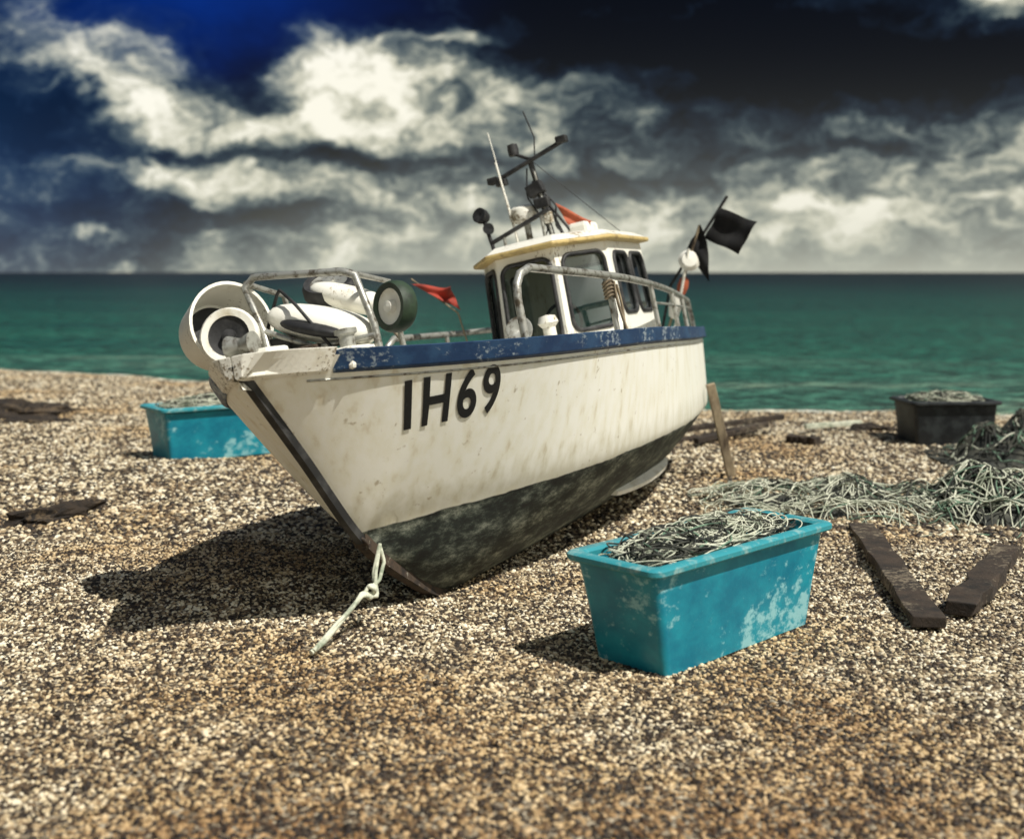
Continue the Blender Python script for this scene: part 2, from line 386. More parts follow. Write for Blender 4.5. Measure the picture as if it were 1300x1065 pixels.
for i,x in enumerate(kx):
    z=zk(x)
    V+=[(x,.03,z+.03),(x,.026,z-.035),(x,-.026,z-.035),(x,-.03,z+.03)]
    if i:
        for k in range(4):
            a=4*(i-1)+k;b=4*(i-1)+(k+1)%4;F.append((a,b,b+4,a+4))
F.append((0,1,2,3));n=len(V);F.append((n-4,n-3,n-2,n-1))
mesh('keel_shoe',V,F,M_rust,boat)
V=[];F=[]
bx=np.linspace(-3.2,-1.7,20)
for i,x in enumerate(bx):
    t=i/19; z=.17; y=hy(x,z); d=.075*math.sin(math.pi*min(1,max(0,t*.9+.05)))**.5
    V+=[(x,y-.01,z+.02),(x,y+d*.75,z-d*.6+.012),(x,y+d*.75-.012,z-d*.6-.012),(x,y-.03,z-.02)]
    if i:
        for k in range(4):
            a=4*(i-1)+k;b=4*(i-1)+(k+1)%4;F.append((a,b,b+4,a+4))
F.append((0,1,2,3));n=len(V);F.append((n-4,n-3,n-2,n-1))
mesh('bilge_keel',V,F,M_white,boat)
box('rudder',(-4.0,0,.14),(.32,.04,.36),M_cream,boat)
tube('mooring_eye',[(.66+.02*math.cos(a),.03*math.sin(a),.40+.03*math.cos(a)) for a in np.linspace(0,6.28,14)],.008,M_rust,boat)

# registration lettering
fc = bpy.data.curves.new('txt','FONT'); fc.body='IH69'; fc.size=1; fc.offset=.02; fc.space_character=1.22
to = bpy.data.objects.new('txt',fc); link(to)
bpy.context.view_layer.update()
dg = bpy.context.evaluated_depsgraph_get()
tm = bpy.data.meshes.new_from_object(to.evaluated_get(dg))
bpy.data.objects.remove(to)
bm=bmesh.new(); bm.from_mesh(tm)
bmesh.ops.remove_doubles(bm,verts=bm.verts,dist=1e-5)
bmesh.ops.triangulate(bm,faces=bm.faces)
for _ in range(2): bmesh.ops.subdivide_edges(bm,edges=[e for e in bm.edges if e.calc_length()>.12],cuts=1)
bmesh.ops.triangulate(bm,faces=bm.faces)
xa=min(v.co.x for v in bm.verts); xb=max(v.co.x for v in bm.verts); ya=min(v.co.y for v in bm.verts); yb=max(v.co.y for v in bm.verts)
for v in bm.verts:
    u=(v.co.x-xa)/(xb-xa); w=(v.co.y-ya)/(yb-ya)
    x=.715-.47*u+.085*w; z=.865+.22*w-.005*u
    v.co=(x+.002,hy(x,z)+.005,z)
me=bpy.data.meshes.new('registration_letters'); bm.to_mesh(me); bm.free()
lo=bpy.data.objects.new('registration_letters',me); link(lo); lo.parent=boat; me.materials.append(M_letter)

# ---- wheelhouse
cyo=.13; xf=-1.75; xaft=-2.95
def plan(grow=0, fwd=0):
    h1=.22+grow*.6; h2=.48+grow
    return [(xaft-grow,cyo+h2),(-2.12+fwd*.5,cyo+h2),(xf+fwd,cyo+h1),(xf+fwd,cyo-h1),(-2.12+fwd*.5,cyo-h2),(xaft-grow,cyo-h2)]
zb_,zt_=.9,1.76
base=plan(0,.10); top=plan(-.03,0)
def facet(name,p0,p1,q0,q1,wins):
    P0=Vector((*p0,zb_));P1=Vector((*p1,zb_));Q0=Vector((*q0,zt_));Q1=Vector((*q1,zt_))
    def at(u,v,off=0):
        a=P0.lerp(P1,u); b=Q0.lerp(Q1,u); p=a.lerp(b,v)
        n=(P1-P0).cross(Q0-P0).normalized()
        c=Vector((-2.5,cyo,1.3))
        if n.dot(p-c)<0: n=-n
        return p+n*off
    W=(P1-P0).length; H=(Q0-P0).length
    cuts=[0]+[ (wins[i][1]+wins[i+1][0])/2 for i in range(len(wins)-1)]+[1]
    for wi,(u0,u1,v0,v1) in enumerate(wins):
        U0,U1=cuts[wi],cuts[wi+1]
        cu,cv=(u0+u1)/2,(v0+v1)/2; r=.07
        inner=[]; outer=[]
        hw=(u1-u0)*W/2; hh=(v1-v0)*H/2; r=min(r,hw*.8)
        for (sx_,sy_,a0) in ((1,1,0),(-1,1,90),(-1,-1,180),(1,-1,270)):
            for k in range(7):
                a=math.radians(a0+15*k)
                inner.append((sx_*(hw-r)+r*math.cos(a), sy_*(hh-r)+r*math.sin(a)))
        def uv(p): return (cu+p[0]/W, cv+p[1]/H)
        oc={0:(U1,1),1:(U0,1),2:(U0,0),3:(U1,0)}
        for c in range(4):
            for k in range(7):
                p=uv(inner[c*7+k]); oc_u,oc_v=oc[c]
                if k==3: outer.append((oc_u,oc_v))
                elif (k<3)==(c in (0,2)): outer.append((oc_u, p[1] ))
                else: outer.append((p[0], oc_v))
        n=28; V=[at(*uv(p)) for p in inner]+[at(*p) for p in outer]+[at(*uv(p),-.03) for p in inner]
        F=[]
        for i in range(n):
            k=(i+1)%n; F+=[(i,k,n+k,n+i),(i,k,2*n+k,2*n+i)]
        mesh(f'{name}_wall_{wi}',V,F,M_cabin,boat)
        V=[at(*uv(p),-.012) for p in inner]
        mesh(f'{name}_glass_{wi}',V,[tuple(range(n))],M_glass,boat)
        tube(f'{name}_seal_{wi}',[at(*uv(p),.003) for p in inner],.015,M_black,boat,cyclic=True)
names=['port_side','port_front','front','starboard_front','starboard_side']
wins=[[(.08,.46,.42,.90),(.54,.92,.42,.90)],[(.12,.88,.34,.92)],[(.08,.92,.28,.92)],[(.12,.88,.34,.92)],[(.08,.46,.42,.90),(.54,.92,.42,.90)]]
for i in range(5):
    facet(names[i],base[i],base[i+1],top[i],top[i+1],wins[i])
facet('aft',base[5],base[0],top[5],top[0],[(.3,.7,.3,.9)])
def ring(pl,z,camber=0): return [(p[0],p[1],z) for p in pl]
pl0=plan(.03,.09)
def sc(pl,f):
    cx=-2.4; return [(cx+(p[0]-cx)*f, cyo+(p[1]-cyo)*f) for p in pl]
V=ring(sc(pl0,.93),zt_-.01)+ring(pl0,zt_-.005)+ring(pl0,zt_+.025)
F=[tuple(range(6))]
for j in range(2):
    for i in range(6): k=(i+1)%6; F.append((j*6+i,j*6+k,j*6+6+k,j*6+6+i))
F.append(tuple(range(12,18)))
bevel(mesh('roof_edge',V,F,M_cream,boat),.012,3)
V=ring(sc(pl0,.97),zt_+.027)+ring(sc(pl0,.85),zt_+.07)+ring(sc(pl0,.55),zt_+.10)
F=[]
for j in range(2):
    for i in range(6): k=(i+1)%6; F.append((j*6+i,j*6+k,j*6+6+k,j*6+6+i))
F.append(tuple(range(12,18)))
bevel(mesh('roof_top',V,F,M_cabin,boat),.01)
box('console',(-2.05,cyo,1.05),(.25,.6,.3),M_dark,boat)
tube('helm_wheel',[(-2.25,cyo+.13*math.cos(a),1.28+.13*math.sin(a)) for a in np.linspace(0,6.283,24)],.012,M_black,boat)
box('foredeck_hatch',(-.9,.05,1.12),(.8,.6,.14),M_cabin,boat,bev=.03)
lathe('deck_vent',[(0.0,.10),(.05,.09),(.065,.05),(.04,.02),(.04,-.12)],M_cabin,boat,origin=(-1.35,.35,1.22),axis=(0,0,1))
lathe('search_lamp',[(0,-.06),(.05,-.05),(.075,0),(.08,.05),(.07,.052),(0,.03)],M_steel,boat,origin=(-1.2,.22,1.25),axis=(.9,.3,.2))

for s in (1,-1):
    nm='port' if s>0 else 'starboard'
    def rp(x,dz,inn=.06): return (x, s*(bs(x)-inn), zs(x)+dz)
    if s>0:
        top_=[rp(.10,0,.07),rp(.10,.22,.07),rp(.085,.29,.07),rp(.04,.345,.07),rp(-.05,.375,.07)]+[rp(x,.37-.03*abs(x)) for x in np.linspace(-.4,-4.05,14)]+[rp(-4.12,.12),rp(-4.12,0)]
    else:
        top_=[rp(-1.6,0),rp(-1.6,.25),rp(-1.7,.3)]+[rp(x,.3) for x in np.linspace(-1.9,-4.05,10)]+[rp(-4.12,.12),rp(-4.12,0)]
    tube('handrail_'+nm,top_,.022,M_steel,boat)
    for i,x in enumerate(([-.95,-1.9,-2.7,-3.4] if s>0 else [-2.4,-3.2])):
        tube(f'stanchion_{nm}_{i}',[rp(x,0),rp(x,.37-.03*abs(x) if s>0 else .3)],.017,M_steel,boat)
tube('lower_rail',[( x, bs(x)-.06, zs(x)+.19) for x in np.linspace(-1.9,-4.1,10)],.009,M_steel,boat)
ln=[]
for k in range(5):
    zc=zs(-.95)+.30-.02*k
    ln.append([(-.95+.03*math.cos(a),bs(-.95)-.06+.03*math.sin(a),zc+.008*math.sin(a*2)) for a in np.linspace(0,6.4,16)])
ln.append([(-.95+.02*math.sin(t*5),bs(-.95)-.025+.02*t,zs(-.95)+.3-.36*t) for t in np.linspace(0,1,14)])
ln.append([(-.97-.03*math.sin(t*4),bs(-.95)-.02,zs(-.95)+.28-.30*t) for t in np.linspace(0,1,14)])
ropes('rail_lashing',ln,.008,M_wood,boat)

# mast, lights, aerials
xm=-2.4
tube('mast',[(xm,.13,1.8),(xm,.062,2.47)],.021,M_black,boat)
tube('mast_b',[(xm+.06,.15,1.8),(xm+.02,.085,2.36)],.010,M_steel,boat)
tube('mast_crosstree',[(xm+.02,-.246,2.352),(xm+.02,.344,2.523)],.017,M_black,boat)
for i,(y,z) in enumerate(((-.23,2.357),(.33,2.52),(-.17,2.33))):
    box(f'crosstree_lamp_{i}',(xm+.02,y,z+.012),(.06,.08,.05),M_black,boat)
tube('mast_strut',[(xm-.15,.18,1.8),(xm,.09,2.24)],.012,M_black,boat)
tube('mast_strut_b',[(xm-.05,.30,1.8),(xm,.09,2.20)],.010,M_black,boat)
tube('mast_arm',[(xm,.062,2.46),(xm,-.04,2.52)],.012,M_black,boat)
lathe('masthead_lamp',[(0,-.04),(.036,-.04),(.04,0),(.036,.04),(0,.05)],M_black,boat,origin=(xm,-.045,2.55))
box('flood_lamp',(xm+.03,.075,2.235),(.08,.12,.09),M_black,boat,rot=Matrix.Rotation(.3,3,'X'))
box('flood_lamp_b',(xm+.05,.11,2.13),(.06,.11,.07),M_black,boat)
box('junction_box',(xm+.04,.13,2.02),(.05,.06,.08),M_white,boat)
tube('lamp_bar',[(xm+.1,-.30,1.93),(xm+.1,.17,2.07)],.016,M_black,boat)
for i,y in enumerate((-.2,.1)): tube(f'lamp_bar_leg_{i}',[(xm+.1,y,1.8),(xm+.1,y,1.96+.3*(y+.2))],.012,M_steel,boat)
tube('searchlight_pole',[(xm+.1,-.28,1.78),(xm+.1,-.33,2.12)],.015,M_black,boat)
lathe('searchlight',[(0,-.045),(.04,-.04),(.055,.0),(.055,.04),(.045,.042),(0,.03)],M_black,boat,origin=(xm+.1,-.335,2.13),axis=(.9,-.2,.3))
lathe('searchlight_small',[(0,-.035),(.03,-.03),(.04,.03),(0,.025)],M_black,boat,origin=(xm+.1,-.30,2.03),axis=(.9,.2,.1))
lathe('radar_dome',[(0,.065),(.07,.06),(.10,.04),(.108,.0),(.10,-.04),(.07,-.055),(0,-.056)],M_white,boat,origin=(xm-.03,-.07,2.09))
tube('radar_bracket',[(xm-.03,-.06,1.8),(xm-.03,-.06,2.04)],.025,M_steel,boat)
tube('whip_aerial',[(xm,-.13,1.85),(xm,-.21,2.72)],.004,M_white,boat)
tube('whip_aerial_b',[(xm+.05,-.12,1.85),(xm+.05,-.175,2.49)],.008,M_white,boat)
tube('whip_aerial_c',[(xm,.10,2.45),(xm,.13,2.60),(xm,.085,2.80)],.005,M_black,boat)
tube('stay_wire',[(xm,.062,2.46),(-2.9,.5,1.82)],.0025,M_black,boat)
tube('cable',[(xm,.05,2.3),(xm+.03,.2,2.1),(xm,.16,1.95),(xm,.25,1.83)],.007,M_black,boat,smooth=True)
tube('cable_b',[(xm,.03,2.4),(xm+.03,.0,2.2),(xm,.10,1.95),(xm,.02,1.83)],.006,M_black,boat,smooth=True)
box('liferaft_canister',(xm-.15,.3,1.90),(.25,.16,.10),M_white,boat,bev=.03)
def cloth(name,A,B_,C,D,mat,amp=.02,n=12,parent=boat,seed=0):
    V=[];F=[]
    A,B_,C,D=map(Vector,(A,B_,C,D))
    for j in range(n+1):
        for i in range(n+1):
            u,v=i/n,j/n
            p=A.lerp(B_,u).lerp(D.lerp(C,u),v)
            w=amp*math.sin(u*7+v*3+seed)*(.3+u)+amp*.5*math.sin(v*9+seed)
            V.append(p+Vector((w,0,w*.4)))
    for j in range(n):
        for i in range(n): a=j*(n+1)+i; F.append((a,a+1,a+n+2,a+n+1))
    return mesh(name,V,F,mat,parent,smooth=True)
cloth('orange_flag',(xm-.05,.17,2.12),(xm-.1,.40,1.93),(xm-.1,.36,1.87),(xm-.05,.23,1.95),M_orange)
cloth('red_flag',(-1.9,-.78,1.74),(-1.95,-.50,1.66),(-1.95,-.48,1.50),(-1.9,-.60,1.60),M_red,.03)
tube('red_flag_pole',[(-1.95,-.80,1.78),(-1.95,-.50,1.48),(-1.95,-.45,1.1)],.006,M_wood,boat)
xd=-4.0
tube('flag_pole',[(xd,.30,1.05),(xd,.47,1.45),(xd,1.07,2.05)],.012,M_black,boat)
tube('flag_pole_b',[(xd+.05,.36,1.05),(xd+.05,.815,1.87)],.011,M_wood,boat)
tube('flag_pole_c',[(xd+.1,.44,1.05),(xd+.1,.70,1.70)],.012,M_white,boat)
cloth('black_flag',(xd,1.0,1.97),(xd,1.265,1.79),(xd,1.06,1.58),(xd,.82,1.76),M_blackcloth,.018)
cloth('black_flag_b',(xd+.05,.825,1.87),(xd+.05,.85,1.72),(xd+.05,.79,1.42),(xd+.05,.66,1.70),M_blackcloth,.02,seed=2)
lathe('buoy_float',[(0,-.04),(.06,-.035),(.088,0),(.06,.035),(0,.04)],M_cabin,boat,origin=(xd+.07,.68,1.61),axis=(.9,.35,.2))
lathe('buoy_float_b',[(0,-.11),(.04,-.09),(.055,0),(.04,.09),(0,.11)],M_white,boat,origin=(xd+.1,.50,1.28),axis=(0,.35,.9))
lathe('buoy_float_c',[(0,-.08),(.035,-.06),(.045,0),(.035,.06),(0,.08)],M_orange,boat,origin=(xd+.05,.58,1.42),axis=(0,.45,.85))

# bow gear
xb_=.8
lathe('hauler_drum',[(.0,-.13),(.12,-.13),(.165,-.10),(.195,.06),(.205,.12),(.19,.12),(.175,.05),(.15,-.08),(0,-.10)],M_white,boat,origin=(xb_+.02,-.43,1.47),axis=(.45,.85,.12),n=40)
lathe('hauler_drum_core',[(.14,-.085),(.13,-.07),(.05,-.06),(.045,.03),(0,.035)],M_black,boat,origin=(xb_+.02,-.43,1.47),axis=(.45,.85,.12),n=40)
def wheel(name,o,axis,R_,tyre,hub):
    lathe(name+'_tyre',[(R_*.70,-.035),(R_*.92,-.04),(R_,-.02),(R_,.02),(R_*.92,.04),(R_*.70,.035),(R_*.70,-.035)],tyre,boat,origin=o,axis=axis)
    lathe(name+'_rim',[(R_*.72,-.03),(R_*.72,.03),(R_*.5,.02),(R_*.25,.015),(R_*.22,.045),(0,.05)],hub,boat,origin=o,axis=axis)
    lathe(name+'_back',[(R_*.72,-.028),(R_*.22,-.02),(0,-.03)],hub,boat,origin=o,axis=axis)
wheel('hauler_wheel',(xb_+.20,-.26,1.42),(.9,.42,.12),.13,M_white,M_black)
wheel('hauler_wheel_port',(xb_-.05,.44,1.41),(.85,-.35,.1),.115,M_greenrub,M_white)
wheel('hauler_wheel_top',(xb_-.25,.02,1.58),(.5,.2,.85),.13,M_black,M_steel)
tube('hauler_frame',[(xb_+.12,-.12,1.15),(xb_+.10,-.15,1.42),(xb_+.0,-.28,1.64),(xb_,-.22,1.68),(xb_,.24,1.61),(xb_,.30,1.58),(xb_+.02,.36,1.35),(xb_+.02,.37,1.12)],.018,M_steel,boat)
tube('hauler_frame_b',[(xb_-.3,-.22,1.15),(xb_-.3,-.27,1.60),(xb_,-.27,1.66)],.015,M_steel,boat)
tube('hauler_frame_c',[(xb_-.3,.32,1.15),(xb_-.3,.30,1.55),(xb_,.27,1.60)],.015,M_steel,boat)
tube('hauler_brace',[(xb_+.10,-.15,1.42),(xb_+.1,.1,1.30),(xb_+.05,.37,1.30)],.014,M_steel,boat)
def pod(name,c,rad,rot,mat):
    n=20;m=14;V=[];F=[]
    for j in range(m+1):
        t=math.pi*j/m
        for i in range(n):
            a=2*math.pi*i/n
            p=Vector((abs(math.sin(t))**.7*math.cos(a)*rad[0],-math.cos(t)*rad[1],abs(math.sin(t))**.7*math.sin(a)*rad[2]))
            V.append(rot@p+Vector(c))
    for j in range(m):
        for i in range(n): k=(i+1)%n; F.append((j*n+i,j*n+k,(j+1)*n+k,(j+1)*n+i))
    return mesh(name,V,F,mat,boat,smooth=True)
RX=lambda a:Matrix.Rotation(math.radians(a),3,'X')
pod('hauler_motor_cover',(xb_-.02,.08,1.40),(.13,.27,.085),RX(-20),M_white)
pod('hauler_slot',(xb_+.08,.09,1.385),(.07,.16,.032),RX(-20),M_black)
pod('fender',(xb_-.2,.15,1.50),(.08,.22,.06),RX(-24),M_cabin)
box('hauler_base',(xb_+.1,.08,1.22),(.3,.55,.10),M_white,boat,bev=.02)
box('hauler_gearbox',(xb_+.02,-.10,1.30),(.16,.14,.16),M_black,boat,bev=.02)
box('hauler_bracket',(xb_+.12,.02,1.29),(.05,.22,.05),M_rust,boat,bev=.01)
lathe('bollard',[(.035,0),(.035,.12),(.05,.13),(.05,.15),(0,.155)],M_steel,boat,origin=(xb_+.12,.27,1.2))
tube('hydraulic_hose',[(xb_+.1,.2,1.25),(xb_+.12,.05,1.5),(xb_,-.1,1.6),(xb_+.02,-.2,1.4)],.008,M_black,boat,smooth=True)
box('bow_fairlead',(1.2,.0,1.30),(.16,.22,.05),M_white,boat,bev=.015)
lathe('bow_roller',[(0,-.06),(.05,-.06),(.03,0),(.05,.06),(0,.06)],M_steel,boat,origin=(1.30,0,1.35),axis=(0,1,0))
tube('side_pole',[(-.3,-.1,1.30),(-1.2,-.62,1.42)],.010,M_wood,boat)
ln=[]
for k in range(14):
    cx,cy=xb_-.35+random.uniform(-.15,.1),random.uniform(-.3,.35); r=random.uniform(.06,.13)
    ln.append([(cx+r*math.cos(a)*(1+.2*math.sin(3*a+k)),cy+r*math.sin(a),1.15+.006*k+.02*math.sin(2*a+k)) for a in np.linspace(0,6.4,26)])
ropes('deck_rope_coil',ln,.010,M_rope_w,boat)

def beam(name,A,B_,w,t,mat,parent=None,wdir=None,j=.06):
    A=Vector(A);B_=Vector(B_);d=(B_-A).normalized()
    s=d.cross(Vector(wdir) if wdir else Vector((0,0,1))).normalized(); u=s.cross(d).normalized()
    V=[];n=12;F=[]
    for i in range(n):
        p=A.lerp(B_,i/(n-1))
        for a,b in ((-1,-1),(1,-1),(1,1),(-1,1)):
            V.append(p+s*a*w/2*(1+random.uniform(-j,j))+u*b*t/2*(1+random.uniform(-j,j)))
        if i:
            for k in range(4):
                q=4*(i-1)+k;r=4*(i-1)+(k+1)%4;F.append((q,r,r+4,q+4))
    F.append((0,1,2,3));F.append((4*n-4,4*n-3,4*n-2,4*n-1))
    o=mesh(name,V,F,mat,parent); bevel(o,.006); return o
beam('wooden_prop',(1.53,9.12,.74),(1.72,9.2,-.03),.07,.05,M_wood,wdir=(0,1,0))

pts=[(-.60,5.36,.36),(-.62,5.30,.25),(-.60,5.26,.16),(-.66,5.2,.18),(-.70,5.12,.14),(-.74,5.04,.10),(-.79,4.95,.05),(-.83,4.88,.03)]
rope=empty('mooring_rope')
tube('strand',pts,.011,M_rope_w,rope,smooth=True)
tube('strand_b',[(p[0]+.010*math.sin(i*2),p[1]+.010*math.cos(i*2),p[2]+.008) for i,p in enumerate(pts)],.009,M_rope_w,rope,smooth=True)
tube('knot',[(-.63+.02*math.cos(a)*(1+.3*math.sin(2*a)),5.24+.015*math.sin(a*1.5),.185+.025*math.sin(a)) for a in np.linspace(0,12,40)],.009,M_rope_w,rope,smooth=True)
tube('tie',[(-.60,5.36,.36),(-.58,5.36,.29),(-.595,5.3,.22),(-.63,5.25,.2)],.009,M_rope_w,rope,smooth=True)

# ---------------------------------------------------------------- tubs
def rrect(L_,W_,r,z,n=6):
    P=[]
    for sx_,sy_,a0 in ((1,1,0),(-1,1,90),(-1,-1,180),(1,-1,270)):
        for k in range(n+1):
            a=math.radians(a0+90*k/n); P.append((sx_*(L_/2-r)+r*math.cos(a),sy_*(W_/2-r)+r*math.sin(a),z))
    return P
def tub(name,loc,ang,Lb,Wb,Lt,Wt,H,mat,matrim,fill=None,tilt=(0,0)):
    e=empty(name,loc); e.rotation_euler=(tilt[0],tilt[1],math.radians(ang))
    t=.022
    prof=[(Lb-.06,Wb-.06,.02,0),(Lb,Wb,.03,.012),(Lb+(Lt-Lb)*.5,Wb+(Wt-Wb)*.5,.035,H*.5),(Lt,Wt,.04,H-.045)]
    inner=[(Lt-2*t,Wt-2*t,.045,H-.03),(Lb-2*t,Wb-2*t,.04,.03)]
    def loft(nm,pr,mt,capa,capb):
        V=[];F=[]
        for q in pr: V+=rrect(*q)
        n=28
        for j in range(len(pr)-1):
            for i in range(n): k=(i+1)%n; F.append((j*n+i,j*n+k,(j+1)*n+k,(j+1)*n+i))
        if capa: F.append(tuple(range(n)))
        if capb: F.append(tuple(range(len(V)-n,len(V))))
        o=mesh(nm,V,F,mt,e,smooth=True); m=o.modifiers.new('es','EDGE_SPLIT'); m.split_angle=math.radians(40); return o
    loft('tub_body',prof,mat,True,False)
    rim=[(Lt,Wt,.04,H-.035),(Lt+.065,Wt+.065,.05,H-.034),(Lt+.08,Wt+.08,.055,H-.026),(Lt+.08,Wt+.08,.055,H-.008),(Lt+.06,Wt+.06,.05,H),(Lt-.02,Wt-.02,.045,H),(Lt-2*t,Wt-2*t,.045,H-.012),(Lt-2*t,Wt-2*t,.045,H-.03)]
    loft('tub_rim',rim,matrim,False,False)
    loft('tub_inside',inner,mat,False,True)
    if fill:
        rnd=random.Random(fill)
        V=[];F=[];n=22
        for j in range(n+1):
            for i in range(n+1):
                x=(i/n-.5)*(Lt-.06); y=(j/n-.5)*(Wt-.06)
                V.append((x,y,H-.10+.06*math.cos(math.pi*(i/n-.5))*math.cos(math.pi*(j/n-.5))+.02*mnoise.noise(Vector((x*9,y*9,0)))))
        for j in range(n):
            for i in range(n): a=j*(n+1)+i; F.append((a,a+1,a+n+2,a+n+1))
        mesh('net_bulk',V,F,M_rope_d,e,smooth=True)
        for nm,mt,cnt,r in (('net_pale',M_rope_w,85,.0030),('net_dark',M_rope_d,55,.0040),('net_green',M_rope_g,10,.004)):
            ln=[]
            for _ in range(cnt):
                rx=rnd.uniform(.06,.34)*Lt*.8; ry=rnd.uniform(.08,.42)*Wt
                cx=rnd.uniform(-1,1)*(Lt/2-rx-.03) if rx<Lt/2-.03 else 0; cy=rnd.uniform(-1,1)*max(0,(Wt/2-ry-.02))
                p0,p1=rnd.uniform(0,6),rnd.uniform(0,6); a0=rnd.uniform(0,6.28); zz=rnd.uniform(0,.06)
                l=[]
                for a in np.linspace(a0,a0+rnd.uniform(3,8),44):
                    x=cx+rx*math.cos(a)*(1+.18*math.sin(2*a+p0)); y=cy+ry*math.sin(a)*(1+.15*math.sin(3*a+p1))
                    x=max(-Lt/2+.03,min(Lt/2-.03,x)); y=max(-Wt/2+.03,min(Wt/2-.03,y))
                    l.append((x,y,H-.06+zz+.07*math.cos(math.pi*x/Lt)*math.cos(math.pi*y/Wt)+.02*math.sin(3*a+p1)))
                ln.append(l)
            ropes(nm,ln,r,mt,e)
    return e
tub('fish_tub',(.85,5.16,-.012),44.5,1.04,.37,1.24,.42,.465,M_teal,M_tealin,fill=3)
tub('fish_tub',(-2.58,10.3,.0),38,.98,.40,1.10,.48,.47,M_teal,M_tealin,fill=5)
tub('net_bin',(4.12,11.25,-.02),4,.74,.46,.80,.52,.42,M_dark,M_dark,fill=8)

# ---------------------------------------------------------------- net piles
def heap(name,c,rx,ry,h,ang,seed,mix,r=.006,base=M_rope_g):
    e=empty(name,c); e.rotation_euler=(0,0,math.radians(ang)); rnd=random.Random(seed)
    def hz(x,y):
        q=1-(x/rx)**2-(y/ry)**2+.5*mnoise.noise(Vector((x*2.5,y*2.5,seed)))
        if q<=0: return 0
        return h*min(1,q)**.8*(.9+.9*mnoise.noise(Vector((x*3.5+seed,y*3.5,0))))
    V=[];F=[];n=50
    for j in range(n+1):
        for i in range(n+1):
            x=(i/n*2-1)*rx*1.2;y=(j/n*2-1)*ry*1.2; V.append((x,y,hz(x,y)-.035))
    for j in range(n):
        for i in range(n): a=j*(n+1)+i; F.append((a,a+1,a+n+2,a+n+1))
    mesh('net_bulk',V,F,base,e,smooth=True)
    for idx,(mt,cnt) in enumerate(mix):
        ln=[]
        for _ in range(cnt):
            a_=rnd.uniform(0,6.28);d=rnd.random()**.6*.95
            cx,cy=d*rx*math.cos(a_),d*ry*math.sin(a_); q1=rnd.uniform(.08,.40);q2=rnd.uniform(.04,.24)
            p0,p1=rnd.uniform(0,6),rnd.uniform(0,6);a0=rnd.uniform(0,6);zz=rnd.uniform(0,.04);ro=rnd.uniform(0,3)
            l=[]
            for a in np.linspace(a0,a0+rnd.uniform(3,7),40):
                u=q1*math.cos(a)*(1+.25*math.sin(2*a+p0));v=q2*math.sin(a)*(1+.25*math.sin(3*a+p1))
                x=cx+u*math.cos(ro)-v*math.sin(ro);y=cy+u*math.sin(ro)+v*math.cos(ro)
                l.append((x,y,hz(x,y)+.014+zz*(1 if hz(x,y)>.02 else .3)+.01*math.sin(5*a)))
            ln.append(l)
        ropes(f'net_strands_{idx}',ln,r,mt,e)
    return e
heap('fishing_net_pile',(2.20,8.0,0),.95,.70,.12,-25,11,[(M_rope_w,110),(M_rope_g,15),(M_rope_d,60)],r=.0040,base=M_rope_d)
heap('fishing_net_pile',(3.25,7.75,0),.62,.55,.22,10,12,[(M_rope_g,35),(M_rope_w,80),(M_rope_d,60)],r=.0050,base=M_rope_d)
heap('fishing_net_pile',(4.55,10.3,0),.70,.45,.26,0,13,[(M_rope_d,80),(M_rope_g,22),(M_rope_w,8)],base=M_rope_d)

# ---------------------------------------------------------------- timbers
beam('timber_plank',(2.13,7.2,.05),(1.87,5.28,.035),.15,.05,M_wooddk,j=.14)
beam('timber_plank',(2.80,6.65,.04),(2.08,5.50,.03),.14,.06,M_wooddk,j=.28)
drift=empty('driftwood_pile')
for i,(a,b) in enumerate((((1.5,10.8),(2.55,12.0)),((1.65,10.6),(2.5,11.6)),((1.4,10.9),(2.7,11.8)))):
    beam(f'pole_{i}',(a[0],a[1],.05+.04*i),(b[0],b[1],.06+.05*i),.06,.05,M_wooddk,drift)
beam('pale_pipe',(2.95,11.9,.05),(3.6,12.2,.05),.05,.05,M_rope_w)
beam('driftwood_log',(2.62,11.2,.03),(2.85,11.0,.03),.12,.07,M_wooddk,j=.2)
def rock(name,c,r,seed,rz=0):
    bm=bmesh.new(); bmesh.ops.create_icosphere(bm,subdivisions=4,radius=1)
    for v in bm.verts:
        n=1+.5*mnoise.noise(v.co*1.5+Vector((seed,0,0)))+.3*mnoise.noise(v.co*4+Vector((seed,0,0)))+.15*mnoise.noise(v.co*10)
        v.co=Vector((v.co.x*r[0],v.co.y*r[1],v.co.z*r[2]))*n
    me=bpy.data.meshes.new(name);bm.to_mesh(me);bm.free()
    o=bpy.data.objects.new(name,me);link(o);o.location=c;o.rotation_euler=(0,0,rz);me.materials.append(M_weed);return o
rock('seaweed_clump',(-5.6,13.2,.02),(.55,.4,.13),1)
rock('seaweed_clump',(-5.0,12.4,.0),(.4,.3,.08),2)
rock('seaweed_clump',(-2.98,7.75,-.02),(.14,.40,.10),3,-.5)
rock('seaweed_clump',(3.6,11.9,.0),(.25,.12,.07),4)

